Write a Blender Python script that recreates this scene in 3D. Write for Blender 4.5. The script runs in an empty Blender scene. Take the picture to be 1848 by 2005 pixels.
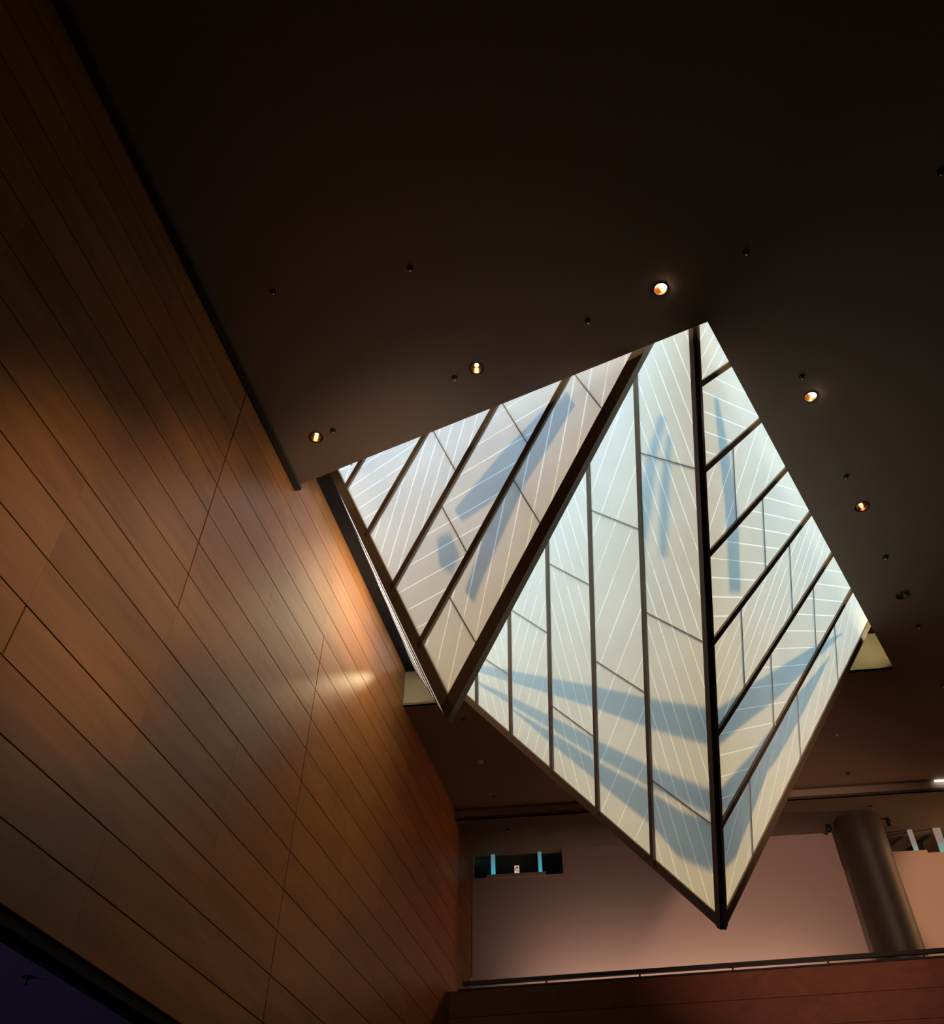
import bpy, bmesh, math, random
from mathutils import Vector, Matrix
V = Vector
random.seed(7)
S = bpy.context.scene
COL = S.collection

# ------------------------------------------------------------------ camera (calibrated from the building's own lines)
F_PX, PITCH, ROLL = 1692.75, 0.798991, -0.00591326
FWD = V((0, math.cos(PITCH), math.sin(PITCH)))
RX = V((1, 0, 0)); DN = FWD.cross(RX)
R2 = math.cos(ROLL) * RX + math.sin(ROLL) * DN
D2 = -math.sin(ROLL) * RX + math.cos(ROLL) * DN
EYE = V((0, 0, 1.6))
cam = bpy.data.objects.new('camera', bpy.data.cameras.new('camera')); COL.objects.link(cam)
cam.data.sensor_fit = 'HORIZONTAL'; cam.data.sensor_width = 36; cam.data.lens = F_PX * 36 / 1848
cam.data.clip_start = 0.05; cam.data.clip_end = 200
M = Matrix((R2, -D2, -FWD)).transposed().to_4x4(); M.translation = EYE
cam.matrix_world = M
S.camera = cam

# ------------------------------------------------------------------ sky, sun, exposure
SUN_S = V((0.02, 0.30, 0.95)).normalized()          # towards the sun
wd = bpy.data.worlds.new('sky'); S.world = wd; wd.use_nodes = True
bg = wd.node_tree.nodes['Background']
bg.inputs[0].default_value = (0.36, 0.70, 1.0, 1); bg.inputs[1].default_value = 2.05
sl = bpy.data.lights.new('sun', 'SUN'); sl.energy = 3.5; sl.angle = math.radians(0.6); sl.color = (1.0, 0.63, 0.22)
so = bpy.data.objects.new('sun', sl); COL.objects.link(so)
so.rotation_euler = SUN_S.to_track_quat('Z', 'Y').to_euler(); so.location = (0, 8, 30)
S.view_settings.view_transform = 'Standard'; S.view_settings.look = 'None'
S.view_settings.gamma = 1; S.view_settings.use_curve_mapping = False
S.view_settings.exposure = 0.0

COVE_W, RIM_W = 5.0, 9.0
def lamp(name, kind, loc, energy, color, size=0.1, aim=None, spot=None, sy=None):
    l = bpy.data.lights.new(name, kind); l.energy = energy; l.color = color
    if kind == 'AREA':
        l.size = size
        if sy: l.shape = 'RECTANGLE'; l.size_y = sy
    else: l.shadow_soft_size = size
    if kind == 'SPOT': l.spot_size = spot or 1.2; l.spot_blend = 0.8
    o = bpy.data.objects.new(name, l); COL.objects.link(o); o.location = loc
    if aim is not None: o.rotation_euler = (V(loc) - V(aim)).to_track_quat('Z', 'Y').to_euler()
    return o
lamp('added_gallery_glow', 'SPOT', (12.0, 15.0, 8.0), 330, (1.0, 0.54, 0.27), 0.12, aim=(9.4, 16.0, 7.6), spot=1.7)  # added out of view for a warm glow on soffit and fascia
gh_ = lamp('added_gallery_spot', 'SPOT', (11.8, 0.0, 3.6), 5200, (1.0, 0.56, 0.30), 0.2, aim=(9.85, 15.9, 7.75), spot=0.235); gh_.data.spot_blend = 0.35  # unseen spot added to warm the far wall right of the column
gg_ = lamp('added_gallery_spot', 'SPOT', (3.2, -2.0, 3.4), 3600, (1.0, 0.60, 0.44), 0.3, aim=(5.9, 16.3, 7.9), spot=0.40); gg_.data.spot_blend = 1.0  # second added spot, out of view, lifts the wall left of the column
wl_ = lamp('added_wall_washer', 'AREA', (3.8, 15.8, 5.7), 32, (1.0, 0.68, 0.53), 5.6, aim=(3.9, 17.0, 6.9), sy=0.3); wl_.data.spread = 1.6  # hidden behind the parapet, added to brighten the far wall
SPOT_L = (5.5, -1.5, 5.6)
for px_, e_, a_ in (((610, 1030), 1500, 0.22), ((420, 1070), 900, 0.26), ((190, 1110), 800, 0.30), ((40, 1150), 450, 0.30), ((460, 1400), 260, 0.5), ((620, 1330), 260, 0.2)):
    q_ = EYE + (FWD + (px_[0] - 924) / F_PX * R2 + (px_[1] - 1002.5) / F_PX * D2) * 1.0
    n_ = V((math.cos(0.222589), -math.sin(0.222589), 0)); d_ = q_ - EYE
    t_ = EYE + d_ * ((-3.796 - n_.dot(EYE)) / n_.dot(d_))
    sp_ = lamp('added_wall_spot', 'SPOT', SPOT_L, e_, (1.0, 0.84, 0.56), 0.3, aim=t_, spot=a_); sp_.data.spot_blend = 0.8  # invented spots out of view, pooling light on the wood wall
lamp('added_blue_fill', 'POINT', (-7.5, 3.0, 1.2), 100, (0.45, 0.36, 1.0), 0.4)  # unseen lamp put in to give the lower ceiling its blue cast

# ------------------------------------------------------------------ geometry helpers
def ray(x, y): return FWD + (x - 924) / F_PX * R2 + (y - 1002.5) / F_PX * D2
def hit(q, p0, n):
    r = ray(*q); return EYE + r * ((p0 - EYE).dot(n) / n.dot(r))
def hz(q, z): return hit(q, V((0, 0, z)), V((0, 0, 1)))
def vdir(x, y): return ray(x, y).normalized()

def clip(poly, p, n):
    """keep the part of a 2-D polygon where (x-p).n <= 0"""
    out = []
    for i in range(len(poly)):
        a, b = poly[i], poly[(i + 1) % len(poly)]
        da, db = (a - p).dot(n), (b - p).dot(n)
        if da <= 0: out.append(a)
        if (da < 0 < db) or (db < 0 < da): out.append(a + (b - a) * (da / (da - db)))
    return out
def area(poly):
    return 0.5 * sum(poly[i].x * poly[(i + 1) % len(poly)].y - poly[(i + 1) % len(poly)].x * poly[i].y for i in range(len(poly)))
def ccw(poly): return poly if area(poly) > 0 else poly[::-1]
def subtract(pieces, hole):
    hole = ccw(hole); out = []
    for pc in pieces:
        rest = pc
        for i in range(len(hole)):
            a, b = hole[i], hole[(i + 1) % len(hole)]
            e = b - a; n = V((e.y, -e.x)).normalized()
            o = clip(rest, a, -n)
            if len(o) > 2 and abs(area(o)) > 1e-6: out.append(o)
            rest = clip(rest, a, n)
            if len(rest) < 3: break
    return out
def inset(poly, d):
    poly = ccw(poly); r = poly
    for i in range(len(poly)):
        a, b = poly[i], poly[(i + 1) % len(poly)]
        e = b - a
        if e.length < 1e-6: continue
        n = V((e.y, -e.x)).normalized()
        r = clip(r, a - n * d, n)
        if len(r) < 3: return []
    return r

def obj(name, bm, mat, parent=None, smooth=False):
    me = bpy.data.meshes.new(name)
    bmesh.ops.recalc_face_normals(bm, faces=bm.faces)
    bm.to_mesh(me); bm.free()
    if smooth:
        for p in me.polygons: p.use_smooth = True
    me.materials.append(mat)
    o = bpy.data.objects.new(name, me); COL.objects.link(o)
    if parent is not None:
        o.parent = parent
        o.matrix_parent_inverse = Matrix.Translation(-parent_world(parent))
    return o
def parent_world(p):
    v = p.location.copy(); q = p
    while q.parent is not None:
        v = q.matrix_parent_inverse @ v if False else v
        q = q.parent
        return V((0, 0, 0)) if p.type == 'MESH' and p.location.length < 1e-9 else v
    return v
def prism(bm, pts, off0, off1):
    """solid between the polygon shifted by off0 and by off1"""
    a = [bm.verts.new(p + off0) for p in pts]; b = [bm.verts.new(p + off1) for p in pts]
    bm.faces.new(a); bm.faces.new(b[::-1])
    for i in range(len(pts)):
        j = (i + 1) % len(pts); bm.faces.new((a[i], b[i], b[j], a[j]))
def bar(bm, p, q, side, w0, w1, n, d0, d1):
    """straight bar p-q, from w0 to w1 along side, d0 to d1 along n"""
    prism(bm, [p + side * w0, q + side * w0, q + side * w1, p + side * w1], n * d0, n * d1)
def box(bm, lo, hi):
    prism(bm, [V((lo[0], lo[1], lo[2])), V((hi[0], lo[1], lo[2])), V((hi[0], hi[1], lo[2])), V((lo[0], hi[1], lo[2]))],
          V((0, 0, 0)), V((0, 0, hi[2] - lo[2])))
def lathe(bm, c, prof, seg=20, ax=None):
    rows = []
    for r, z in prof:
        rows.append([bm.verts.new(c + V((r * math.cos(2 * math.pi * k / seg), r * math.sin(2 * math.pi * k / seg), z))) for k in range(seg)])
    for a, b in zip(rows, rows[1:]):
        for k in range(seg):
            j = (k + 1) % seg; bm.faces.new((a[k], a[j], b[j], b[k]))
    return rows
def cap(bm, row): bm.faces.new(row)
def empty(name, loc, label, cat, group=None):
    o = bpy.data.objects.new(name, None); COL.objects.link(o); o.location = loc
    o['label'] = label; o['category'] = cat
    if group: o['group'] = group
    o.empty_display_size = 0.2
    return o
def tag(o, label, cat, group=None):
    o['label'] = label; o['category'] = cat
    if group: o['group'] = group
    return o
def struct(name, bm, mat, parent=None):
    o = obj(name, bm, mat, parent)
    if parent is None: o['kind'] = 'structure'
    return o

# ------------------------------------------------------------------ materials
def base(name):
    m = bpy.data.materials.new(name); m.use_nodes = True
    nt = m.node_tree; b = nt.nodes['Principled BSDF']
    return m, nt, b
def N(nt, t, **k):
    n = nt.nodes.new(t)
    for a, v in k.items(): setattr(n, a, v)
    return n
def simple(name, col, rough=0.6, metal=0.0, spec=0.5, noise=0.0, scale=8, bump=0.0):
    m, nt, b = base(name)
    b.inputs['Roughness'].default_value = rough; b.inputs['Metallic'].default_value = metal
    b.inputs['Specular IOR Level'].default_value = spec
    tc = N(nt, 'ShaderNodeTexCoord'); nz = N(nt, 'ShaderNodeTexNoise')
    nz.inputs['Scale'].default_value = scale; nz.inputs['Detail'].default_value = 5
    nt.links.new(tc.outputs['Object'], nz.inputs['Vector'])
    rmp = N(nt, 'ShaderNodeValToRGB'); c = col
    rmp.color_ramp.elements[0].color = (c[0] * (1 - noise), c[1] * (1 - noise), c[2] * (1 - noise), 1)
    rmp.color_ramp.elements[1].color = (min(1, c[0] * (1 + noise)), min(1, c[1] * (1 + noise)), min(1, c[2] * (1 + noise)), 1)
    nt.links.new(nz.outputs['Fac'], rmp.inputs['Fac']); nt.links.new(rmp.outputs[0], b.inputs['Base Color'])
    if bump:
        bp = N(nt, 'ShaderNodeBump'); bp.inputs['Strength'].default_value = bump; bp.inputs['Distance'].default_value = 0.01
        nt.links.new(nz.outputs['Fac'], bp.inputs['Height']); nt.links.new(bp.outputs[0], b.inputs['Normal'])
    return m
def wood(name, col, rough, var=0.22):
    m, nt, b = base(name)
    b.inputs['Roughness'].default_value = rough; b.inputs['Specular IOR Level'].default_value = 0.36
    tc = N(nt, 'ShaderNodeTexCoord'); mp = N(nt, 'ShaderNodeMapping')
    mp.inputs['Rotation'].default_value = (0, 0, 0.222589)
    mp2 = N(nt, 'ShaderNodeMapping'); mp2.inputs['Scale'].default_value = (3, 0.55, 5)
    oi = N(nt, 'ShaderNodeObjectInfo')
    add = N(nt, 'ShaderNodeVectorMath', operation='ADD'); sc = N(nt, 'ShaderNodeVectorMath', operation='SCALE')
    cmb = N(nt, 'ShaderNodeCombineXYZ')
    L = nt.links.new
    L(oi.outputs['Random'], cmb.inputs[0]); L(oi.outputs['Random'], cmb.inputs[1]); L(oi.outputs['Random'], cmb.inputs[2])
    L(cmb.outputs[0], sc.inputs[0]); sc.inputs['Scale'].default_value = 37
    L(tc.outputs['Object'], mp.inputs['Vector']); L(mp.outputs[0], mp2.inputs['Vector'])
    L(mp2.outputs[0], add.inputs[0]); L(sc.outputs[0], add.inputs[1])
    n1 = N(nt, 'ShaderNodeTexNoise'); n1.inputs['Scale'].default_value = 1.1; n1.inputs['Detail'].default_value = 6; n1.inputs['Distortion'].default_value = 1.2
    n2 = N(nt, 'ShaderNodeTexNoise'); n2.inputs['Scale'].default_value = 14; n2.inputs['Detail'].default_value = 4
    L(add.outputs[0], n1.inputs['Vector']); L(add.outputs[0], n2.inputs['Vector'])
    mx = N(nt, 'ShaderNodeMath', operation='MULTIPLY_ADD'); mx.inputs[1].default_value = 0.25; L(n2.outputs['Fac'], mx.inputs[0]); L(n1.outputs['Fac'], mx.inputs[2])
    m3 = N(nt, 'ShaderNodeMath', operation='MULTIPLY_ADD'); m3.inputs[1].default_value = 0.22; L(oi.outputs['Random'], m3.inputs[0]); L(mx.outputs[0], m3.inputs[2])
    r = N(nt, 'ShaderNodeValToRGB')
    r.color_ramp.elements[0].position = 0.42; r.color_ramp.elements[1].position = 0.98
    r.color_ramp.elements[0].color = (col[0] * (1 - var), col[1] * (1 - var * 1.1), col[2] * (1 - var * 1.15), 1)
    r.color_ramp.elements[1].color = (col[0] * (1 + var), col[1] * (1 + var), col[2] * (1 + var), 1)
    L(m3.outputs[0], r.inputs['Fac']); L(r.outputs[0], b.inputs['Base Color'])
    return m
def glass(name, tcol, dcol, trans, mott=0.05):
    """frosted translucent glass: scatters daylight through, no clear view"""
    m = bpy.data.materials.new(name); m.use_nodes = True; nt = m.node_tree; nt.nodes.clear(); L = nt.links.new
    out = N(nt, 'ShaderNodeOutputMaterial'); tr = N(nt, 'ShaderNodeBsdfTranslucent'); df = N(nt, 'ShaderNodeBsdfDiffuse'); gl = N(nt, 'ShaderNodeBsdfGlossy')
    m1 = N(nt, 'ShaderNodeMixShader'); m2 = N(nt, 'ShaderNodeMixShader')
    tc = N(nt, 'ShaderNodeTexCoord'); nz = N(nt, 'ShaderNodeTexNoise'); nz.inputs['Scale'].default_value = 1.6; nz.inputs['Detail'].default_value = 6
    L(tc.outputs['Object'], nz.inputs['Vector'])
    r = N(nt, 'ShaderNodeValToRGB')
    r.color_ramp.elements[0].position = 0.3; r.color_ramp.elements[1].position = 0.7
    r.color_ramp.elements[0].color = tuple(c * (1 - mott) for c in tcol) + (1,); r.color_ramp.elements[1].color = tuple(min(1, c * (1 + mott)) for c in tcol) + (1,)
    L(nz.outputs['Fac'], r.inputs['Fac']); L(r.outputs[0], tr.inputs['Color'])
    df.inputs['Color'].default_value = dcol + (1,)
    gl.inputs['Roughness'].default_value = 0.25; gl.inputs['Color'].default_value = (0.9, 0.9, 0.9, 1)
    m1.inputs['Fac'].default_value = trans; L(df.outputs[0], m1.inputs[1]); L(tr.outputs[0], m1.inputs[2])
    m2.inputs['Fac'].default_value = 0.03; L(m1.outputs[0], m2.inputs[1]); L(gl.outputs[0], m2.inputs[2])
    L(m2.outputs[0], out.inputs['Surface'])
    return m
def emit(name, col, s):
    m = bpy.data.materials.new(name); m.use_nodes = True; nt = m.node_tree; nt.nodes.clear()
    e = N(nt, 'ShaderNodeEmission'); o = N(nt, 'ShaderNodeOutputMaterial')
    e.inputs[0].default_value = col + (1,); e.inputs[1].default_value = s; nt.links.new(e.outputs[0], o.inputs[0]); return m
M_WOOD = wood('maple_panel', (0.41, 0.155, 0.045), 0.40)
M_WOOD2 = wood('red_brown_panel', (0.23, 0.075, 0.032), 0.5)
M_DARK = simple('shadow_gap_black', (0.012, 0.009, 0.008), 0.8)
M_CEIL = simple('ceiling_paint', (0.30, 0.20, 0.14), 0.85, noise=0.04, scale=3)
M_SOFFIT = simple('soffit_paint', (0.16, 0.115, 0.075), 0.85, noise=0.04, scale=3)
M_UP = simple('cream_plaster', (0.72, 0.62, 0.40), 0.8, noise=0.03)
M_VOID = simple('void_lining', (0.012, 0.009, 0.008), 0.9)
M_WALL = simple('gallery_plaster', (0.50, 0.38, 0.33), 0.85, noise=0.03, scale=2)
M_COLM = simple('column_paint', (0.055, 0.043, 0.032), 0.55, noise=0.05, scale=4)
M_FRAME = simple('bronze_frame', (0.23, 0.16, 0.10), 0.45, noise=0.10, scale=20)
M_FRAMED = simple('bronze_groove', (0.012, 0.009, 0.008), 0.6)
M_GLASS = glass('frosted_glass', (0.94, 0.95, 0.86), (0.80, 0.80, 0.74), 0.62)
M_GLASS1 = glass('frosted_glass_white', (0.90, 0.90, 0.93), (0.80, 0.79, 0.78), 0.62)
M_SEAM = glass('clear_seam', (1.0, 0.97, 0.90), (0.95, 0.95, 0.9), 0.97, 0.0)
M_REAR = simple('rear_light_block_grey', (0.45, 0.42, 0.36), 0.7)
M_GASK = simple('gasket_grey', (0.42, 0.39, 0.32), 0.6)
M_FLOOR = simple('dark_floor', (0.07, 0.055, 0.045), 0.6, noise=0.1, scale=1)
M_NAVY = simple('lower_ceiling_paint', (0.30, 0.27, 0.30), 0.9)
M_BLACK = simple('black_metal', (0.015, 0.013, 0.012), 0.45)
M_CHROME = simple('worn_nickel', (0.55, 0.48, 0.40), 0.25, metal=1.0)
M_GOLD = simple('copper_reflector', (0.85, 0.48, 0.26), 0.16, metal=1.0)
M_WHITE = simple('white_plastic', (0.6, 0.56, 0.5), 0.5)
M_BULB_A = emit('bright_bulb', (1.0, 0.80, 0.55), 60)
M_BULB_B = emit('warm_bulb', (1.0, 0.72, 0.45), 6)
M_TUBE = emit('tube_light', (1.0, 0.93, 0.8), 4.0)
M_HALL = simple('inner_hall_brown', (0.05, 0.03, 0.022), 0.8, noise=0.3, scale=1.3)

# ------------------------------------------------------------------ the room
AZ = 0.222589
W = V((math.sin(AZ), math.cos(AZ), 0)); NW = V((W.y, -W.x, 0)); UP = V((0, 0, 1)); Z0 = V((0, 0, 0))
WD = -3.796                                          # wood wall face: NW . p = WD
def wp(s, z, off=0.0): return W * s + NW * (WD + off) + UP * z
ZC, ZR, ZS = 9.60, 10.30, 9.42
O1, O2, O3, O4 = [hz(q, ZC) for q in ((583, 952), (1385, 630), (1748, 1306), (790, 1381))]
O1 = O1 + NW * (WD - NW.dot(O1)); O4 = O4 + NW * (WD - NW.dot(O4))
fA, fB = hz((1120, 1574), ZC), hz((1848, 1529), ZC)
fd = (fB - fA).normalized(); fl = fA + fd * ((WD - NW.dot(fA)) / NW.dot(fd)); fr = fA + fd * 16
wA, wB = hz((1102, 1662), ZS), hz((1636, 1630), ZS)
wdv = (wB - wA).normalized(); wl = wA + wdv * ((WD - NW.dot(wA)) / NW.dot(wdv)); wr = wA + wdv * 17
wn = V((wdv.y, -wdv.x, 0))                            # towards the camera
to2 = lambda p: V((p.x, p.y))
S0 = -9.0
back_l, back_r = wp(S0, 0), wp(S0, 0, 19)

# ceiling
lights_px = {(1293, 566): 0.066, (1587, 777): 0.066, (933, 721): 0.071, (619, 856): 0.071, (1687, 992): 0.080, (1767, 1165): 0.085}
pieces = [ccw([to2(back_l), to2(back_r), to2(fr), to2(fl)])]
pieces = subtract(pieces, [to2(p) for p in (O1, O2, O3, O4)])
for q, r in lights_px.items():
    c = hz(q, ZC)
    pieces = subtract(pieces, [V((c.x + r * math.cos(math.pi / 8 * k), c.y + r * math.sin(math.pi / 8 * k))) for k in range(16)])
bm = bmesh.new()
for pc in pieces: prism(bm, [V((p.x, p.y, ZC)) for p in pc], Z0, UP * 0.04)
struct('ceiling', bm, M_CEIL)
# lowered soffit beyond, with its fascia
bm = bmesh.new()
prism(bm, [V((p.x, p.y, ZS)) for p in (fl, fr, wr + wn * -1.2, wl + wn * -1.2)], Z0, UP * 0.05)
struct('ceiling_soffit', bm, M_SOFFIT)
bm = bmesh.new()
fn = V((fd.y, -fd.x, 0))
bar(bm, V((fl.x, fl.y, ZS)), V((fr.x, fr.y, ZS)), UP, 0, ZC - ZS + 0.04, fn, -0.05, 0.0)
struct('trim_1', bm, simple('fascia_paint', (0.42, 0.33, 0.25), 0.8))
# shadow gap along the head of the wood wall
bm = bmesh.new()
s1 = W.dot(O1)
bar(bm, wp(S0, ZC), wp(s1 + 0.02, ZC), NW, 0.004, 0.085, UP, -0.06, 0.0)
struct('trim_2', bm, simple('gap_trim_grey', (0.05, 0.042, 0.035), 0.8))

# ------------------------------------------------------------------ wood wall, panel by panel
ROW, PANEL = 0.4005, 1.533
zb = 3.602
bm = bmesh.new()
bar(bm, wp(S0, 0), wp(17.0, 0), UP, zb - 0.075, 10.9, NW, -0.20, -0.035)
wall_left = struct('wall_left', bm, M_DARK)
def dark_joint(s, k):
    z = zb + ROW * k
    if abs(s - 8.24) < .1: return z < 8.4
    if abs(s - 5.17) < .1: return z > 6.3
    if abs(s - 3.63) < .1: return 4.7 < z < 5.1
    return False
sj = [3.63 + PANEL * i for i in range(-6, 9)]
sj = [round(s, 3) for s in sj]
sb = [-6.2] + sj[1:] + [16.95]
for k in range(18):
    z0, z1 = zb + ROW * k, zb + ROW * (k + 1)
    for a, b in zip(sb, sb[1:]):
        g0 = 0.008 if dark_joint(a, k) else 0.0005
        g1 = 0.008 if dark_joint(b, k) else 0.0005
        if b > 16.9: g1 = 0
        bm = bmesh.new()
        j = random.uniform(-0.0015, 0.0)
        c = wp((a + b) / 2, (z0 + z1) / 2)
        prism(bm, [wp(a + g0, z0 + 0.006, j) - c, wp(b - g1, z0 + 0.006, j) - c, wp(b - g1, z1 - 0.006, j) - c, wp(a + g0, z1 - 0.006, j) - c], Z0, -NW * 0.03)
        o = obj('wood_panel', bm, M_WOOD); o.location = c; o.parent = wall_left

# lower room to the left, below the wood wall
bm = bmesh.new(); bar(bm, wp(S0, 3.53, -0.2), wp(17, 3.53, -0.2), NW, -9.0, 0.14, UP, 0, 0.08)
struct('ceiling_lower', bm, M_NAVY)
bm = bmesh.new(); bar(bm, wp(S0, 3.527), wp(17, 3.527), NW, -0.14, -0.02, UP, 0, 0.07)
struct('baseboard_left', bm, M_DARK)
bm = bmesh.new(); bar(bm, wp(S0, 0, -9.2), wp(17, 0, -9.2), UP, 0, 3.62, NW, -0.1, 0); struct('wall_lower_left', bm, M_NAVY)
bm = bmesh.new(); bar(bm, wp(17, 0, -9.2), wp(17, 0, -0.04), UP, 0, 3.6, W, 0, 0.1); struct('wall_lower_far', bm, M_NAVY)
bm = bmesh.new(); bar(bm, wp(S0 - 0.2, 0, -9.4), wp(19, 0, -9.4), NW, 0, 29, UP, -0.2, 0); struct('floor', bm, M_FLOOR)
bm = bmesh.new(); bar(bm, wp(S0, 0, -9.2), wp(S0, 0, 19), UP, 0, 10.4, W, -0.1, 0); struct('wall_back', bm, M_HALL)
bm = bmesh.new(); bar(bm, wp(S0, 0, 19), wp(21, 0, 19), UP, 0, 10.4, NW, 0, 0.1); struct('wall_right', bm, M_HALL)

# ------------------------------------------------------------------ far wall with two clerestory openings
wallz = ZS
def fw(q): return hit(q, wA, wn)
def wc(p): return V(((p - wl).dot(wdv), p.z))
def w3(c, off=0.0): return wl + wdv * c.x + UP * (c.y - wl.z) + wn * off
cl, cr, cz0 = 0.02, wc(fw((1102, 1700))).x, wc(fw((1000, 1716))).y
rl_, rz0 = wc(fw((1720, 1650))).x, wc(fw((1790, 1671))).y
rect = lambda x0, z0, x1, z1: [V((x0, z0)), V((x1, z0)), V((x1, z1)), V((x0, z1))]
pcs = subtract([rect(0, 0, 16.5, ZS)], rect(cl, cz0, cr, ZS + 0.1))
pcs = subtract(pcs, rect(rl_, rz0, rl_ + 2.6, ZS + 0.1))
bm = bmesh.new()
for pc in pcs: prism(bm, [w3(p) for p in pc], Z0, -wn * 0.18)
struct('wall_far', bm, M_WALL)
bm = bmesh.new()                                      # dark hall behind the openings
bar(bm, w3(V((-0.5, 7.2)), -1.15), w3(V((16.5, 7.2)), -1.15), UP, 0, 3.0, wn, -0.05, 0)
bar(bm, w3(V((-0.5, 7.2)), -1.15), w3(V((-0.5, 7.2)), -0.19), UP, 0, 3.0, wdv, -0.05, 0)
bar(bm, w3(V((-0.5, 7.2)), -1.15), w3(V((16.5, 7.2)), -1.15), wn, 0, 0.96, UP, -0.05, 0)
struct('wall_inner_hall', bm, M_VOID)
def slit(poly_px, off, mat, name, label):
    bm = bmesh.new(); pts = [w3(wc(fw(q)), off) for q in poly_px]
    prism(bm, pts, Z0, -wn * 0.02)
    return obj(name, bm, mat)
M_CYAN = emit('cyan_daylight_glass', (0.06, 0.45, 0.55), 0.75)
M_TEAL = emit('pale_daylight_glass', (0.22, 0.36, 0.34), 0.8)
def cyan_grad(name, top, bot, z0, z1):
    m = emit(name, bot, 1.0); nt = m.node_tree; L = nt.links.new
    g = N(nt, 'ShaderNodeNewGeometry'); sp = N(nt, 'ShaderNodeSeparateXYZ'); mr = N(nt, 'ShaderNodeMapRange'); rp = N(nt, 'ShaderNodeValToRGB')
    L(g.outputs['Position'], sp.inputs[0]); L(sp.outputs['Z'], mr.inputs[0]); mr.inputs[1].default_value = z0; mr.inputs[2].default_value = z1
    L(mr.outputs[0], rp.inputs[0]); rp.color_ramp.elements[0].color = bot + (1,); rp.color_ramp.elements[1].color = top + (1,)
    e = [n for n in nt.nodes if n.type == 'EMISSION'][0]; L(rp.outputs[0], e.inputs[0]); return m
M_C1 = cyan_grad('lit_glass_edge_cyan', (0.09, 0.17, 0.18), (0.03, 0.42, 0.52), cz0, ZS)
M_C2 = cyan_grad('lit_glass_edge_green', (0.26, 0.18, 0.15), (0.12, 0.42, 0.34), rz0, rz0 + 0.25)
t = empty('clerestory_window', w3(V(((cl + cr) / 2, cz0)), -0.1), 'wide dark opening beside the wood wall with two cyan lit glass fins', 'window')
for x0, x1, x2, x3, yt, yb in ((960, 968, 969.3, 961, 1671, 1711), (1051.6, 1058.8, 1061.6, 1054.3, 1664, 1707)):
    bm = bmesh.new(); pts = [w3(wc(fw(q)), -0.06) for q in ((x0, yt), (x1, yt), (x2, yb + 3), (x3, yb + 3))]
    top = ZS - 0.002
    pts[0].z = pts[1].z = top
    prism(bm, pts, Z0, -wn * 0.03); obj('glass_fin', bm, M_C1, t)
bm = bmesh.new(); a = fw((952.8, 1718)); b = fw((1068.5, 1709))
x0, x1 = wc(a).x, wc(b).x
prism(bm, [w3(p) for p in rect(x0, cz0 - 0.02, x1, cz0 + 0.055)], wn * 0.012, -wn * 0.05); obj('sill_board', bm, M_WALL, t)
def fin_px(q): return wc(fw(q))
bm = bmesh.new(); p = [fin_px(q) for q in ((1007, 1695), (1016, 1694.5), (1017, 1709), (1007.3, 1709.5))]
prism(bm, [w3(c, -0.9) for c in [V((c.x * 1.0, c.y)) for c in p]], Z0, -wn * 0.02)
M_LIT = emit('distant_lit_window', (0.62, 0.45, 0.36), 1.0)
# a distant lit window standing behind the glass: place its outline in the hall's back plane
bmesh.ops.delete(bm, geom=bm.verts[:], context='VERTS')
back_p = w3(V((0, 8)), -0.32)
pts = [hit(q, back_p, wn) for q in ((1007, 1695), (1016, 1694.5), (1017, 1712), (1007.3, 1712))]
prism(bm, pts, Z0, -wn * 0.02); obj('lit_pane', bm, M_LIT, t)
bm = bmesh.new()
for (qa, qb) in (((1008, 1702.5), (1016, 1706.5)), ((1010, 1698), (1014.5, 1697.6)), ((1008.5, 1700.2), (1015.5, 1699.6))):
    p0, p1 = hit(qa, back_p, wn), hit(qb, back_p, wn)
    bar(bm, p0, p1, UP, -0.006, 0.008, wn, 0.002, 0.01)
obj('lit_pane_bars', bm, M_HALL, t)
t = empty('clerestory_window', w3(V((rl_ + 1.3, rz0)), -0.1), 'dark opening right of the column with pale green lit glass fins', 'window')
for pts_ in (((1776, 1620), (1785.5, 1619.5), (1803, 1669), (1794, 1669.5)), ((1826, 1616), (1840.6, 1615), (1860, 1673), (1846, 1673))):
    bm = bmesh.new(); pts = [w3(wc(fw(q)), -0.06) for q in pts_]
    pts[0].z = pts[1].z = ZS - 0.002
    prism(bm, pts, Z0, -wn * 0.03); obj('glass_fin', bm, M_C2, t)
bm = bmesh.new(); x1 = wc(fw((1815, 1667))).x
prism(bm, [w3(p) for p in rect(rl_ - 0.3, rz0 - 0.02, x1, rz0 + 0.05)], wn * 0.012, -wn * 0.05); obj('sill_board', bm, M_WALL, t)
bm = bmesh.new()
for k, (qa, qb) in enumerate((((1800, 1650), (1812, 1650)), )):
    c = w3(V((wc(fw(qa)).x + 0.25, 8.0)), -0.8)
    rows = lathe(bm, c, [(0.14, 0), (0.14, 2.2)], 16)
obj('inner_column', bm, M_COLM, t, True)

# column
cc = hz((1677, 1606.5), ZS - 0.001); cc = V((cc.x, cc.y, 0))
bm = bmesh.new(); rows = lathe(bm, cc, [(0.415, 5.1), (0.415, 8.62), (0.425, 8.63), (0.425, ZS)], 48)
o = obj('round_column', bm, M_COLM, None, True); tag(o, 'thick round dark column rising from the balcony to the lowered ceiling', 'column')

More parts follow.
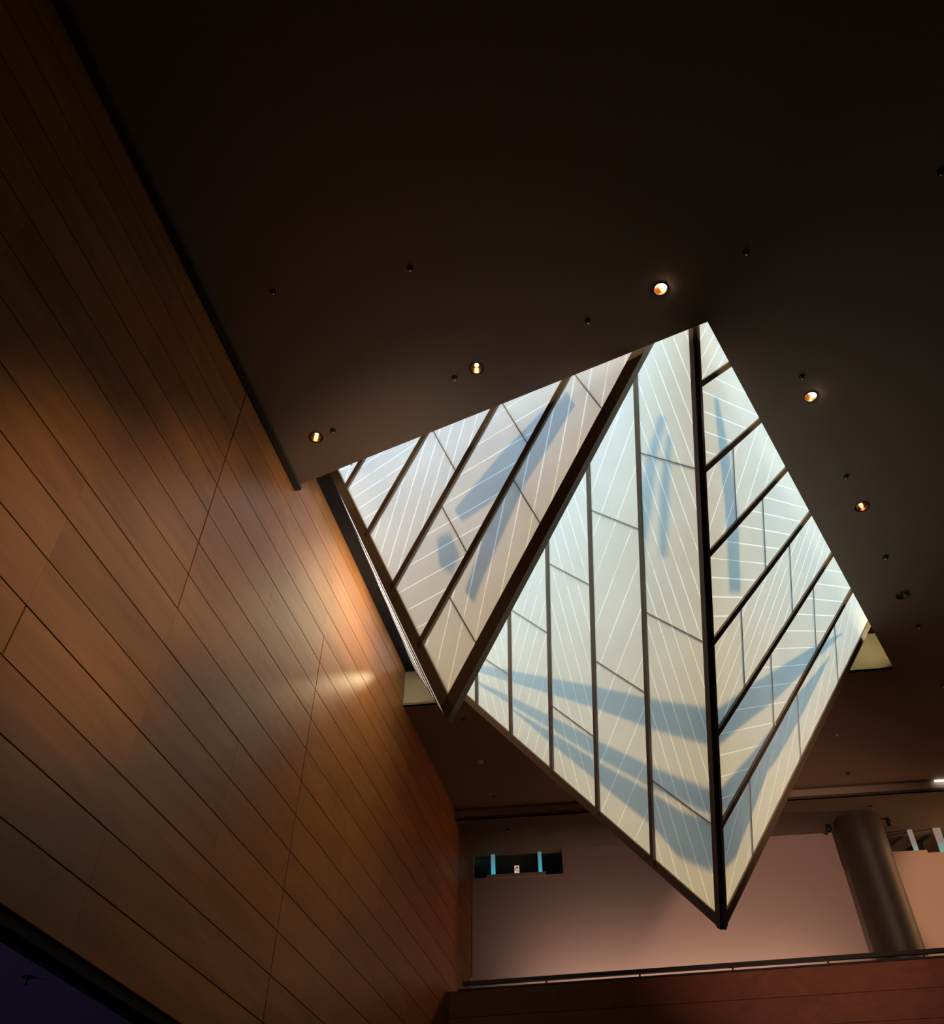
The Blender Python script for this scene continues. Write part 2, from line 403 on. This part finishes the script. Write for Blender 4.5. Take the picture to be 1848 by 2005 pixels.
# ------------------------------------------------------------------ balcony: panelled front, cap, handrail
pc0 = hit((879, 1939), wp(0, 0), NW); ps = W.dot(pc0); pz = pc0.z
def bp(u, z, off=0.0): return W * (ps + off) + NW * (WD + u) + UP * z
bt = empty('balcony', bp(6, 0), 'red-brown panelled balcony front with black cap below the pale wall', 'balcony')
bm = bmesh.new(); prism(bm, [bp(0, 0), bp(15, 0), bp(15, pz - 0.01), bp(0, pz - 0.01)], W * 0.04, W * 0.15); obj('backing', bm, M_DARK, bt)
for k in range(7):
    for i in range(6):
        bm = bmesh.new(); z1 = pz - 0.4 * k - 0.02; z0 = z1 - 0.4
        c = bp(1.25 + 2.5 * i, (z0 + z1) / 2)
        prism(bm, [bp(2.5 * i + 0.0004, z0 + 0.004) - c, bp(2.5 * i + 2.4996, z0 + 0.004) - c, bp(2.5 * i + 2.4996, z1 - 0.004) - c, bp(2.5 * i + 0.0004, z1 - 0.004) - c], Z0, W * 0.03)
        o = obj('wood_panel', bm, M_WOOD2); o.parent = bt; o.location = c - bt.location
bm = bmesh.new(); prism(bm, [bp(0.16, pz - 0.02), bp(15, pz - 0.02), bp(15, pz + 0.005), bp(0.16, pz + 0.005)], -W * 0.015, W * 0.17); obj('cap_rail', bm, M_BLACK, bt)
bm = bmesh.new(); prism(bm, [bp(0, 5.15), bp(15, 5.15), bp(15, 5.25), bp(0, 5.25)], W * 0.15, W * 2.4); struct('floor_balcony', bm, M_FLOOR)
rp = hit((906, 1931), bp(0, 0, 0.1), W); rz = rp.z; ru = NW.dot(rp) - WD
rt = hit((906, 1923), bp(0, 0, 0.1), W).z
hr = bt
bm = bmesh.new(); prism(bm, [bp(ru, rz, 0.1), bp(15, rz, 0.1), bp(15, rt, 0.1), bp(ru, rt, 0.1)], -W * 0.03, W * 0.03); obj('handrail', bm, M_BLACK, hr)
for px_ in (1068.7, 1252, 1436, 1626.7, 1820):
    u = NW.dot(hit((px_, 1905), bp(0, 0, 0.1), W)) - WD
    bm = bmesh.new(); prism(bm, [bp(u - 0.014, pz, 0.1), bp(u + 0.014, pz, 0.1), bp(u + 0.014, rz + 0.005, 0.1), bp(u - 0.014, rz + 0.005, 0.1)], -W * 0.012, W * 0.012)
    obj('post', bm, M_BLACK, hr)

# ------------------------------------------------------------------ the glass crystals
SC = 1.05
class Face:
    """a glazed plane; (x, y) = (across, along the mullions)"""
    def __init__(s, p0, u, other):
        s.p0 = p0; s.u = u.normalized(); s.n = s.u.cross(other).normalized()
        if s.n.dot(EYE - p0) < 0: s.n = -s.n
        s.v = s.n.cross(s.u).normalized()
        if s.v.dot(other) < 0: s.v = -s.v
    def c(s, p): d = p - s.p0; return V((d.dot(s.v), d.dot(s.u)))
    def px(s, q): return s.c(hit(q, s.p0, s.n))
    def w(s, c, off=0.0): return s.p0 + s.v * c.x + s.u * c.y + s.n * off

# crystal two: T2 is its lowest point
B1, B2 = hz((1385, 630), ZC), hz((1748, 1306), ZC)
m3 = vdir(2206, 186)
n3 = (B2 - B1).cross(m3).normalized()
T2 = EYE + (hit((1415, 1820), B1, n3) - EYE) * SC
Rp = EYE + (hit((1360, 640), B1, n3) - EYE) * SC
rd = (Rp - T2).normalized(); e2 = vdir(0, 560); e3 = m3
F3 = Face(T2, e3, rd); F2 = Face(T2, rd, e2)
# crystal one: corner line along d1, left line along l1, lower edge e0
d1 = vdir(5385, -7021)
l1 = vdir(-30, -500)
K1 = 0.993
T1u = V((-0.225, 7.628, 6.398)); T1 = EYE + (T1u - EYE) * K1
r = ray(878, 1412).normalized(); T1 = EYE + r * (T1 - EYE).length
E0 = hz((811, 1309), ZR - 0.03); e0 = (E0 - T1).normalized()
F1 = Face(T1, d1, l1)
L0 = hit((640.5, 931), T1, F1.n)
def up_to(p, d, z): return p + d * ((z - p.z) / d.z)
ZG = ZR + 0.02
print('CHECK L0', L0, 'T1', T1, 'E0', E0, 'D', up_to(T1, d1, ZG), 'L', up_to(T1, l1, ZG), 'R', up_to(T2, rd, ZG), 'E2', up_to(T2, e2, ZG), 'E3', up_to(T2, e3, ZG))

def halfcut(poly, a, b):
    e = (b - a).normalized(); n = V((-e.y, e.x))
    return clip(poly, a, n), clip(poly, a, -n)
def bbox_d(poly, n): ds = [p.dot(n) for p in poly]; return min(ds), max(ds)
TH = 0.018
def build_face(root, F, tri, mull_px, fam, joints, mw, md, edge_trim):
    """mull_px: pixel points the mullions pass through, ordered from the origin line outwards"""
    xs = [F.px(q).x for q in mull_px]
    lim = max(p.x for p in tri)
    step = abs(xs[-1] - xs[0]) / max(1, len(xs) - 1)
    while xs[-1] + step < lim: xs.append(xs[-1] + step)
    bounds = [0.0] + xs + [lim + 1]
    tri = inset(tri, edge_trim)
    # mullions
    for x in xs:
        sec = clip(clip(tri, V((x + mw / 2, 0)), V((1, 0))), V((x - mw / 2, 0)), V((-1, 0)))
        if len(sec) > 2 and abs(area(sec)) > 1e-4:
            bm = bmesh.new(); prism(bm, [F.w(p) for p in sec], F.n * md, -F.n * 0.008); obj('mullion', bm, M_FRAME, root)
    nb = 0
    for i in range(len(bounds) - 1):
        lo = bounds[i] + (mw / 2 if i else 0.0); hi = bounds[i + 1] - mw / 2
        bay = clip(clip(tri, V((lo, 0)), V((-1, 0))), V((hi, 0)), V((1, 0)))
        if len(bay) < 3 or abs(area(bay)) < 0.002: continue
        key = min(i, len(fam) - 1) if i < len(fam) else None
        fm = fam[i] if i < len(fam) else (fam[i % 2] if len(fam) > 1 else None)
        cells = [ccw(bay)]
        for (bi, qa, qb) in joints:
            if bi != i: continue
            a, b = F.px(qa), F.px(qb); new = []
            for c_ in cells:
                h1, h2 = halfcut(c_, a, b)
                new += [h for h in (h1, h2) if len(h) > 2 and abs(area(h)) > 1e-4]
            cells = new
            e = (b - a).normalized(); nn = V((-e.y, e.x)); s_ = clip(clip(bay, a + nn * 0.0045, nn), a - nn * 0.0045, -nn)
            if len(s_) > 2 and abs(area(s_)) > 1e-5:
                bm = bmesh.new(); prism(bm, [F.w(p) for p in s_], F.n * 0.004, -F.n * (TH + 0.012)); obj('gasket', bm, M_GASK, root)
        if fm is not None:
            a, b, ad = [F.px(q) for q in fm]
            e = (b - a).normalized(); nn = V((-e.y, e.x)); base_d = a.dot(nn); sp = abs((ad - a).dot(nn))
            final = []
            for c_ in cells:
                lo_, hi_ = bbox_d(c_, nn)
                k0 = math.floor((lo_ - base_d) / sp); k1 = math.ceil((hi_ - base_d) / sp)
                for k in range(k0, k1 + 1):
                    d0 = base_d + sp * k + 0.0055; dd1 = base_d + sp * (k + 1) - 0.0055
                    pc = clip(clip(c_, nn * d0, -nn), nn * dd1, nn)
                    if len(pc) > 2 and abs(area(pc)) > 0.0008: final.append(pc)
                    dm = base_d + sp * k
                    sm = clip(clip(c_, nn * (dm - 0.0055), -nn), nn * (dm + 0.0055), nn)
                    if len(sm) > 2 and abs(area(sm)) > 0.0004:
                        bm = bmesh.new(); bm.faces.new([bm.verts.new(F.w(p)) for p in sm]); obj('glazing_seam', bm, M_SEAM, root)
            cells = final
        for c_ in cells:
            g = inset(c_, 0.0008)
            if len(g) > 2 and abs(area(g)) > 0.0005:
                bm = bmesh.new(); verts = [bm.verts.new(F.w(p)) for p in g]; bm.faces.new(verts)
                obj('glass_pane', bm, M_GLASS if F.p0 == T2 else M_GLASS1, root); nb += 1
    return nb
def edge(root, tri, i, F, w0, w1, d0=0.045, d1=-0.06, mat=None):
    """frame along edge i of the face triangle, mitred at its corners"""
    t_ = ccw(tri)
    a_, b_ = tri[i], tri[(i + 1) % 3]
    e = (b_ - a_).normalized(); nn = V((-e.y, e.x))
    if (tri[(i + 2) % 3] - a_).dot(nn) < 0: nn = -nn
    poly = inset(t_, w0) if w0 > 0 else t_
    poly = clip(poly, a_ + nn * w1, nn)
    bm = bmesh.new(); prism(bm, [F.w(p) for p in poly], F.n * d0, F.n * d1); obj('frame_edge', bm, mat or M_FRAME, root)

cr2 = empty('skylight_crystal', T2, 'larger hanging skylight prism of frosted glass whose two faces meet at a dark ridge', 'skylight')
R_, E2_, E3_ = up_to(T2, rd, ZG), up_to(T2, e2, ZG), up_to(T2, e3, ZG)
tri2 = [F2.c(p) for p in (T2, R_, E2_)]; tri3 = [F3.c(p) for p in (T2, E3_, R_)]
fam2 = [((1262.9, 718.5), (1298.5, 817), (1278.8, 694)), ((1241, 824), (1197.4, 947), (1233, 749)),
        ((1083, 1195), (1118.8, 1332), (1083, 1270)), ((1070, 1241), (1042, 1341), (1050, 1241)),
        ((960, 1290), (985, 1390), (975, 1290)), None]
jo2 = [(0, (1252.6, 886.4), (1359.7, 916.6)), (0, (1267.5, 1200), (1373, 1254.5)), (0, (1277, 1528), (1389, 1610)),
       (1, (1158.4, 999), (1250, 1035.7)), (1, (1166, 1293.5), (1261.7, 1355)),
       (2, (1073, 1102), (1154.5, 1145)), (2, (1083, 1383), (1162.7, 1441.6)),
       (3, (1002, 1194), (1070, 1237.7)), (4, (948, 1288), (995.5, 1320))]
a = build_face(cr2, F2, tri2, [(1280, 1683), (1172, 1590), (1082, 1515), (1002, 1448), (935, 1391)], fam2, jo2, 0.053, 0.03, 0.04)
# face three: mullions run along e3, spaced down the ridge from the tip upwards
fam3 = [((1650.6, 1198.7), (1634.4, 1280), (1637.6, 1195.5)), ((1554.8, 1202), (1631, 1206), (1533.7, 1235)),
        ((1540, 1156.5), (1501, 1270), (1524, 1156.5)), ((1533, 983), (1577, 994.5), (1515.6, 947.4)),
        ((1478, 853), (1441, 967), (1502.6, 856.5)), ((1399, 739.7), (1456, 767), (1377, 767)),
        ((1384, 641), (1369.7, 667), (1394.7, 661.7))]
jo3 = [(0, (1633.7, 1221.4), (1640.8, 1330)), (0, (1559.7, 1349.7), (1567.8, 1484)), (0, (1467, 1520), (1474.3, 1672.7)),
       (1, (1592, 1145.5), (1597.7, 1268.5)), (1, (1508.7, 1271.8), (1515, 1413.6)),
       (2, (1545.5, 1066), (1551, 1184)), (2, (1451, 1189), (1457.4, 1335)),
       (3, (1493, 975), (1499, 1106.5)), (4, (1435, 875), (1441.6, 1014))]
b = build_face(cr2, F3, tri3, [(1412, 1610), (1405, 1430), (1393, 1257), (1387, 1083), (1380, 917), (1376, 748)], fam3, jo3, 0.062, 0.03, 0.035)
edge(cr2, tri2, 0, F2, 0.0, 0.066, 0.03)
edge(cr2, tri3, 2, F3, 0.0, 0.056, 0.03)
bm = bmesh.new(); nr = (F2.n + F3.n).normalized(); sd = nr.cross(rd).normalized(); bar(bm, T2 + rd * 0.25, R_, sd, -0.014, 0.014, nr, -0.02, 0.024); obj('ridge_groove', bm, M_FRAMED, cr2)
edge(cr2, tri2, 2, F2, 0.0, 0.105, 0.02)
edge(cr2, tri3, 0, F3, 0.0, 0.112, 0.02)
FB = Face(T2, (e2 + e3), e3); 
if FB.n.y < 0: FB.n = -FB.n
bm = bmesh.new(); verts = [bm.verts.new(p) for p in (T2 + FB.n * 0.002, E2_, E3_)]; bm.faces.new(verts); obj('rear_light_block', bm, M_REAR, cr2)  # unseen back face, made opaque to keep light off the far ceiling

cr1 = empty('skylight_crystal', T1, 'smaller pointed skylight prism of frosted glass hanging in front, beside the wood wall', 'skylight')
D_, L_, Ee_ = up_to(T1, d1, ZG), up_to(T1, l1, ZG), up_to(T1, e0, ZG)
tri1 = [F1.c(p) for p in (T1, D_, L_)]
fam1 = [((938, 1071), (968, 935), (968, 1071)), ((904, 928), (1024, 856.5), (904, 890)), ((745, 1084), (780, 970), (765, 1090)),
        ((690.9, 976.2), (721, 956.3), (701.3, 996.1)), ((684.5, 914.7), (675.3, 941.6), (664, 922.5))]
jo1 = [(0, (1127.6, 736), (1182.8, 806)), (0, (1008, 944), (1063, 1033)), (0, (880, 1168), (937, 1267)),
       (1, (985, 791.6), (1031, 866)), (1, (865, 991), (915.6, 1083.8)), (2, (849, 845), (891, 920))]
c_ = build_face(cr1, F1, tri1, [(820, 1268), (768, 1155), (718, 1052), (673, 965)], fam1, jo1, 0.075, 0.03, 0.06)
edge(cr1, tri1, 0, F1, 0.0, 0.15, 0.03)
edge(cr1, tri1, 2, F1, 0.0, 0.125, 0.03)
# side faces of crystal one
F0 = Face(T1, l1, e0)
def plain(root, F, tri, step):
    lo, hi = min(p.x for p in tri), max(p.x for p in tri); x = lo
    while x < hi:
        s_ = clip(clip(tri, V((x + 0.004, 0)), V((-1, 0))), V((x + step - 0.004, 0)), V((1, 0)))
        if len(s_) > 2 and abs(area(s_)) > 0.002:
            bm = bmesh.new(); verts = [bm.verts.new(F.w(p)) for p in s_]; bm.faces.new(verts); obj('glass_pane', bm, M_GLASS1, root)
        if x > lo:
            s_ = clip(clip(tri, V((x - 0.02, 0)), V((-1, 0))), V((x + 0.02, 0)), V((1, 0)))
            if len(s_) > 2 and abs(area(s_)) > 1e-4:
                bm = bmesh.new(); prism(bm, [F.w(p) for p in s_], F.n * 0.01, -F.n * 0.04); obj('mullion', bm, M_FRAME, root)
        x += step
plain(cr1, F0, [F0.c(p) for p in (T1, L_, Ee_)], 0.82)
FR = Face(T1, d1, e0)
plain(cr1, FR, [FR.c(p) for p in (T1, D_, Ee_)], 0.82)
edge(cr1, [F0.c(p) for p in (T1, Ee_, L_)], 0, F0, 0.0, 0.02, 0.004, -0.02)
print('PANES', a, b, c_)

# ------------------------------------------------------------------ roof over the void, open above the crystals
rs = [[V((-16, -12)), V((22, -12)), V((22, 24)), V((-16, 24))]]
rs = subtract(rs, [to2(p) for p in (R_, E2_, E3_)])
rs = subtract(rs, [to2(p) for p in (D_, L_, Ee_)])
bm = bmesh.new()
for pc in rs: prism(bm, [V((p.x, p.y, ZR)) for p in pc], Z0, UP * 0.06)
struct('ceiling_void_roof', bm, M_VOID)
# cream upstand on the far side and right side of the opening
bm = bmesh.new()
cdir = (O3 - O4).normalized(); cn = V((cdir.y, -cdir.x, 0))
bar(bm, O4, O3, UP, 0.0, 0.665, cn, -0.06, 0.0)
struct('trim_3', bm, M_UP)
bm = bmesh.new()
bar(bm, O4, O3, UP, 0.665, 0.70, cn, -0.06, 0.01)
struct('trim_4', bm, M_VOID)
bdir = (O3 - O2).normalized(); bn = V((bdir.y, -bdir.x, 0))

# added strip lamps, out of sight, lying on the ceiling slab just behind the rim of the opening, and inside the small crystal
def strip(p, q, nrm, w, energy, col, name='added_rim_strip'):
    l = bpy.data.lights.new(name, 'AREA'); l.shape = 'RECTANGLE'; l.size = (q - p).length; l.size_y = w; l.energy = energy; l.color = col
    o = bpy.data.objects.new(name, l); COL.objects.link(o)
    x = (q - p).normalized(); z = -(nrm - x * nrm.dot(x)).normalized(); y = z.cross(x)
    mm = Matrix((x, y, z)).transposed().to_4x4(); mm.translation = (p + q) / 2; o.matrix_world = mm
adir = (O2 - O1).normalized(); an = V((adir.y, -adir.x, 0))
strip(O1 + adir * 0.3 + an * 0.16 + UP * 0.08, O2 + an * 0.16 + UP * 0.08, UP - an * 0.7, 0.05, 5, (1.0, 0.84, 0.55))
strip(O2 + bn * 0.14 + UP * 0.08, O3 - bdir * 0.1 + bn * 0.14 + UP * 0.08, UP - bn * 0.9, 0.05, 4.6, (1.0, 0.82, 0.42))
strip(O4 + cdir * 0.25 - cn * -0.5 + UP * 0.60, O4 + cdir * 1.6 - cn * -0.5 + UP * 0.60, -cn * 1.0 - UP * 0.8, 0.05, 4.5, (1.0, 0.84, 0.52))
strip(O3 - cdir * 0.2 + cn * 0.9 + bn * 0.25 + UP * 0.15, O3 - cdir * 0.2 + cn * 0.4 + bn * 0.25 + UP * 0.15, -cn - bn * 0.6 + UP * 0.3, 0.1, 4, (1.0, 0.86, 0.55))
g_ = (T1 + L_ * 2 + Ee_ * 2) / 5
strip(g_ - F0.n * 0.45 - F0.v * 0.8, g_ - F0.n * 0.45 + F0.v * 0.8, F0.n, 1.2, 44, (1.0, 0.84, 0.44), 'added_crystal_fill')  # added inside the crystal to throw a gold glow on the wood
sk_ = lamp('added_streak_spot', 'SPOT', wp(11.35, 10.1, 0.24), 210, (1.0, 0.80, 0.46), 0.08, aim=wp(7.9, 7.15), spot=0.17); sk_.data.spot_blend = 1.0  # no fixture there: added to draw the light streak down the wood

# ------------------------------------------------------------------ added plates above the roof, cut to throw shadows on the glass
SB = empty('shadow_plates', (2.0, 9.0, 10.8), 'unseen plates above the roof, shaped to cast shadows on the skylight glass', 'shadow_caster')
def caster(F, poly_px, z, name='shadow_plate'):
    bm = bmesh.new(); pts = []
    for q in poly_px:
        p = hit(q, F.p0, F.n); pts.append(p + SUN_S * ((z - p.z) / SUN_S.z))
    prism(bm, pts, Z0, UP * 0.04); obj(name, bm, M_FRAME, SB)
caster(F2, [(930, 1302), (1158, 1345), (1274, 1371), (1400, 1391), (1400, 1463), (1280, 1429), (1158, 1384), (930, 1314)], 10.8)
caster(F3, [(1402, 1393), (1423, 1377), (1459, 1351), (1592, 1268), (1650, 1240), (1638, 1252), (1514, 1374), (1459, 1416), (1402, 1464)], 10.85)
caster(F2, [(935, 1335), (1086, 1408), (1167, 1452), (1280, 1505), (1400, 1553), (1400, 1600), (1280, 1545), (1167, 1482), (1086, 1432), (935, 1340)], 10.9)
caster(F2, [(1000, 1388), (1086, 1440), (1167, 1492), (1280, 1556), (1330, 1590), (1400, 1612), (1400, 1710), (1330, 1680), (1280, 1620), (1167, 1528), (1086, 1462)], 10.95)
caster(F3, [(1402, 1556), (1430, 1525), (1475, 1475), (1560, 1364), (1625, 1285), (1575, 1390), (1525, 1480), (1490, 1530), (1402, 1600)], 10.9)
caster(F3, [(1402, 1612), (1450, 1560), (1500, 1520), (1470, 1600), (1440, 1680), (1402, 1720)], 11.0)
caster(F2, [(1290, 815), (1304, 820), (1285, 900), (1275, 1000), (1258, 1100), (1252, 1000), (1265, 900)], 13.6)
caster(F2, [(1306, 850), (1316, 860), (1310, 960), (1306, 1090), (1290, 1090), (1292, 960)], 13.6)
caster(F3, [(1397, 780), (1406, 780), (1422, 860), (1445, 1000), (1450, 1160), (1428, 1160), (1420, 1000), (1406, 860)], 13.6)
caster(F1, [(1066, 804), (985, 886), (890, 1000), (905, 1022), (960, 985), (1014, 928), (1052, 860)], 11.2)
caster(F1, [(1109, 769), (1047, 860), (959, 1022), (911, 1158), (927, 1181), (946, 1132), (1027, 950), (1125, 795)], 11.0)
caster(F1, [(855, 1055), (880, 1045), (900, 1090), (885, 1125), (860, 1110)], 13.6)
caster(F1, [(668, 960), (682, 975), (888, 1380), (874, 1400)], 10.7)

# ------------------------------------------------------------------ ceiling fittings
names = {(1293, 566): ('glaring recessed downlight with a copper reflector, above the crystals in the ceiling', True),
         (1587, 777): ('glaring recessed downlight to the right of the skylight opening', True),
         (933, 721): ('dim copper-lined recessed downlight next to the near edge of the opening', False),
         (619, 856): ('dim recessed downlight at the ceiling corner near the wood wall', False),
         (1687, 992): ('dim recessed downlight right of the opening, below the glaring one', False),
         (1767, 1165): ('unlit recessed downlight level with the far corner of the opening', None)}
for q, r in lights_px.items():
    c = hz(q, ZC); lab, on = names[q]
    t = empty('downlight', c, lab, 'lamp', 'recessed ceiling downlights')
    bm = bmesh.new(); lathe(bm, c, [(r - 0.002, 0.02), (r - 0.002, -0.004), (r + 0.012, -0.006), (r + 0.014, 0.0)], 28); obj('trim_ring', bm, M_BLACK if on is False or on else M_BLACK, t, True)
    bm = bmesh.new(); rows = lathe(bm, c, [(r - 0.004, 0.0), (r - 0.008, 0.04), (r - 0.018, 0.09), (r - 0.036, 0.125)], 28); cap(bm, rows[-1]); rf = obj('reflector', bm, M_GOLD if on is not None else M_CHROME, t, True)
    if on is not None:
        bm = bmesh.new(); bmesh.ops.create_icosphere(bm, subdivisions=2, radius=0.036 if on else 0.016)
        off = V((0.026, -0.02, 0.012)) if on else V((0, 0.0, 0.088))
        bmesh.ops.translate(bm, verts=bm.verts, vec=c + off); obj('bulb', bm, M_BULB_A if on else M_BULB_B, rf, True)

def sprinkler(c, label, k=1.0, cat='sprinkler'):
    t = empty('sprinkler', c, label, cat, 'ceiling sprinkler heads')
    r = 0.033 * k
    bm = bmesh.new(); rows = lathe(bm, c, [(r, 0.0), (r * 1.02, -0.005), (r * 0.8, -0.008), (r * 0.7, -0.001)], 20); obj('escutcheon', bm, M_BLACK, t, True)
    bm = bmesh.new(); rows = lathe(bm, c, [(r * 0.7, -0.001), (r * 0.5, -0.004), (r * 0.5, -0.018), (r * 0.42, -0.02)], 14); cap(bm, rows[-1]); cup = obj('cup', bm, M_BLACK, t, True)
    bm = bmesh.new(); rows = lathe(bm, c + V((0, 0, -0.02)), [(0.006 * k, 0), (0.006 * k, -0.022), (0.014 * k, -0.023), (0.014 * k, -0.026)], 12); cap(bm, rows[-1]); obj('deflector', bm, M_CHROME, cup, True)
for q, lab in {(535, 571): 'small black ceiling sprinkler nearest the head of the wood wall',
               (803, 525): 'small black ceiling sprinkler alone in the dark upper middle of the ceiling',
               (1151, 628): 'small black ceiling sprinkler above the opening, left of the glaring downlight',
               (1460, 494): 'small black ceiling sprinkler right of and beyond the glaring downlight',
               (890, 739): 'small black ceiling sprinkler beside the dim copper downlight',
               (652, 842): 'small black ceiling sprinkler beside the corner downlight near the wood wall',
               (1569, 737): 'small black ceiling sprinkler just above the right glaring downlight',
               (1656, 932): 'small black ceiling sprinkler above the dim right-hand downlight',
               (1733, 1090): 'small black ceiling sprinkler between the dim and the unlit right-hand downlights',
               (1797, 1225): 'small black ceiling sprinkler beside the far right corner of the opening',
               (1845, 1340): 'small ceiling sprinkler cut by the right edge of the picture, beyond the opening',
               (1840, 338): 'small ceiling sprinkler near the right edge in the dark upper ceiling',
               (1661, 1514): 'small ceiling sprinkler just before the lowered soffit on the right',
               (907, 1408): 'small black ceiling sprinkler right of the smaller crystal tip',
               (967, 1559): 'tiny dark ceiling sprinkler before the far soffit on the left'}.items():
    sprinkler(hz(q, ZC), lab, 1.25 if q[1] > 1000 else 1.0)
sprinkler(hz((1705, 1578), ZS), 'small dark sprinkler on the soffit above the round column', 1.2)
sprinkler(hz((994, 1624), ZS), 'small dark sprinkler on the far soffit above the clerestory', 1.2)
sprinkler(hz((55, 1912), 3.53), 'small black sprinkler under the bluish lower ceiling at bottom left', 1.0)
# smoke detectors
for q, lab, k in (((940, 1490), 'pale domed smoke detector on the dark far ceiling', 1.0), ((1638, 1439), 'tiny bright-tipped detector on the ceiling right of the large crystal', 0.5)):
    c = hz(q, ZC); t = empty('smoke_detector', c, lab, 'detector')
    bm = bmesh.new(); rows = lathe(bm, c, [(0.06 * k, 0), (0.06 * k, -0.015 * k), (0.045 * k, -0.035 * k), (0.02 * k, -0.042 * k)], 20); cap(bm, rows[-1]); obj('cover', bm, M_WHITE, t, True)
    bm = bmesh.new(); rows = lathe(bm, c, [(0.066 * k, 0), (0.066 * k, -0.006 * k), (0.06 * k, -0.006 * k)], 20); obj('base_ring', bm, M_COLM, t, True)
# black spotlights under the soffit
for q, aim, lab in (((1620, 1615), V((-0.5, 0.2, -1)), 'black spotlight left of the round column head'), ((1738, 1603), V((0.4, 0.4, -1)), 'black spotlight right of the round column head')):
    c = hz(q, ZS); t = empty('spotlight', c, lab, 'spotlight', 'spotlights under the soffit')
    bm = bmesh.new(); rows = lathe(bm, c, [(0.05, 0), (0.05, -0.015), (0.012, -0.015), (0.012, -0.05)], 16); cap(bm, rows[0]); cap(bm, rows[-1]); obj('mount', bm, M_BLACK, t, True)
    bm = bmesh.new(); rows = lathe(bm, Z0, [(0.03, 0.06), (0.045, 0.05), (0.05, -0.05), (0.04, -0.05), (0.035, -0.01)], 18); cap(bm, rows[0]); cap(bm, rows[-1])
    bmesh.ops.rotate(bm, verts=bm.verts, matrix=aim.to_track_quat('-Z', 'Y').to_matrix()); bmesh.ops.translate(bm, verts=bm.verts, vec=c + V((0, 0, -0.085))); obj('housing', bm, M_BLACK, t, True)
# tube light along the fascia
c0, c1 = hz((1829, 1530.2), ZC - 0.02), fA + fd * 8.4
t = empty('tube_light', c0, 'thin white tube light along the soffit edge at the right border', 'lamp')
p0 = c0 + fn * 0.02; p1 = V((c1.x, c1.y, c0.z)) + fn * 0.06
bm = bmesh.new(); bar(bm, p0, p1, UP, -0.012, 0.012, fn, -0.012, 0.012); obj('tube', bm, M_TUBE, t)
bm = bmesh.new(); bar(bm, p0 + UP * 0.012, p1 + UP * 0.012, fn, -0.015, 0.015, UP, 0, 0.008); obj('holder', bm, M_WHITE, t)
bpy.context.view_layer.update()
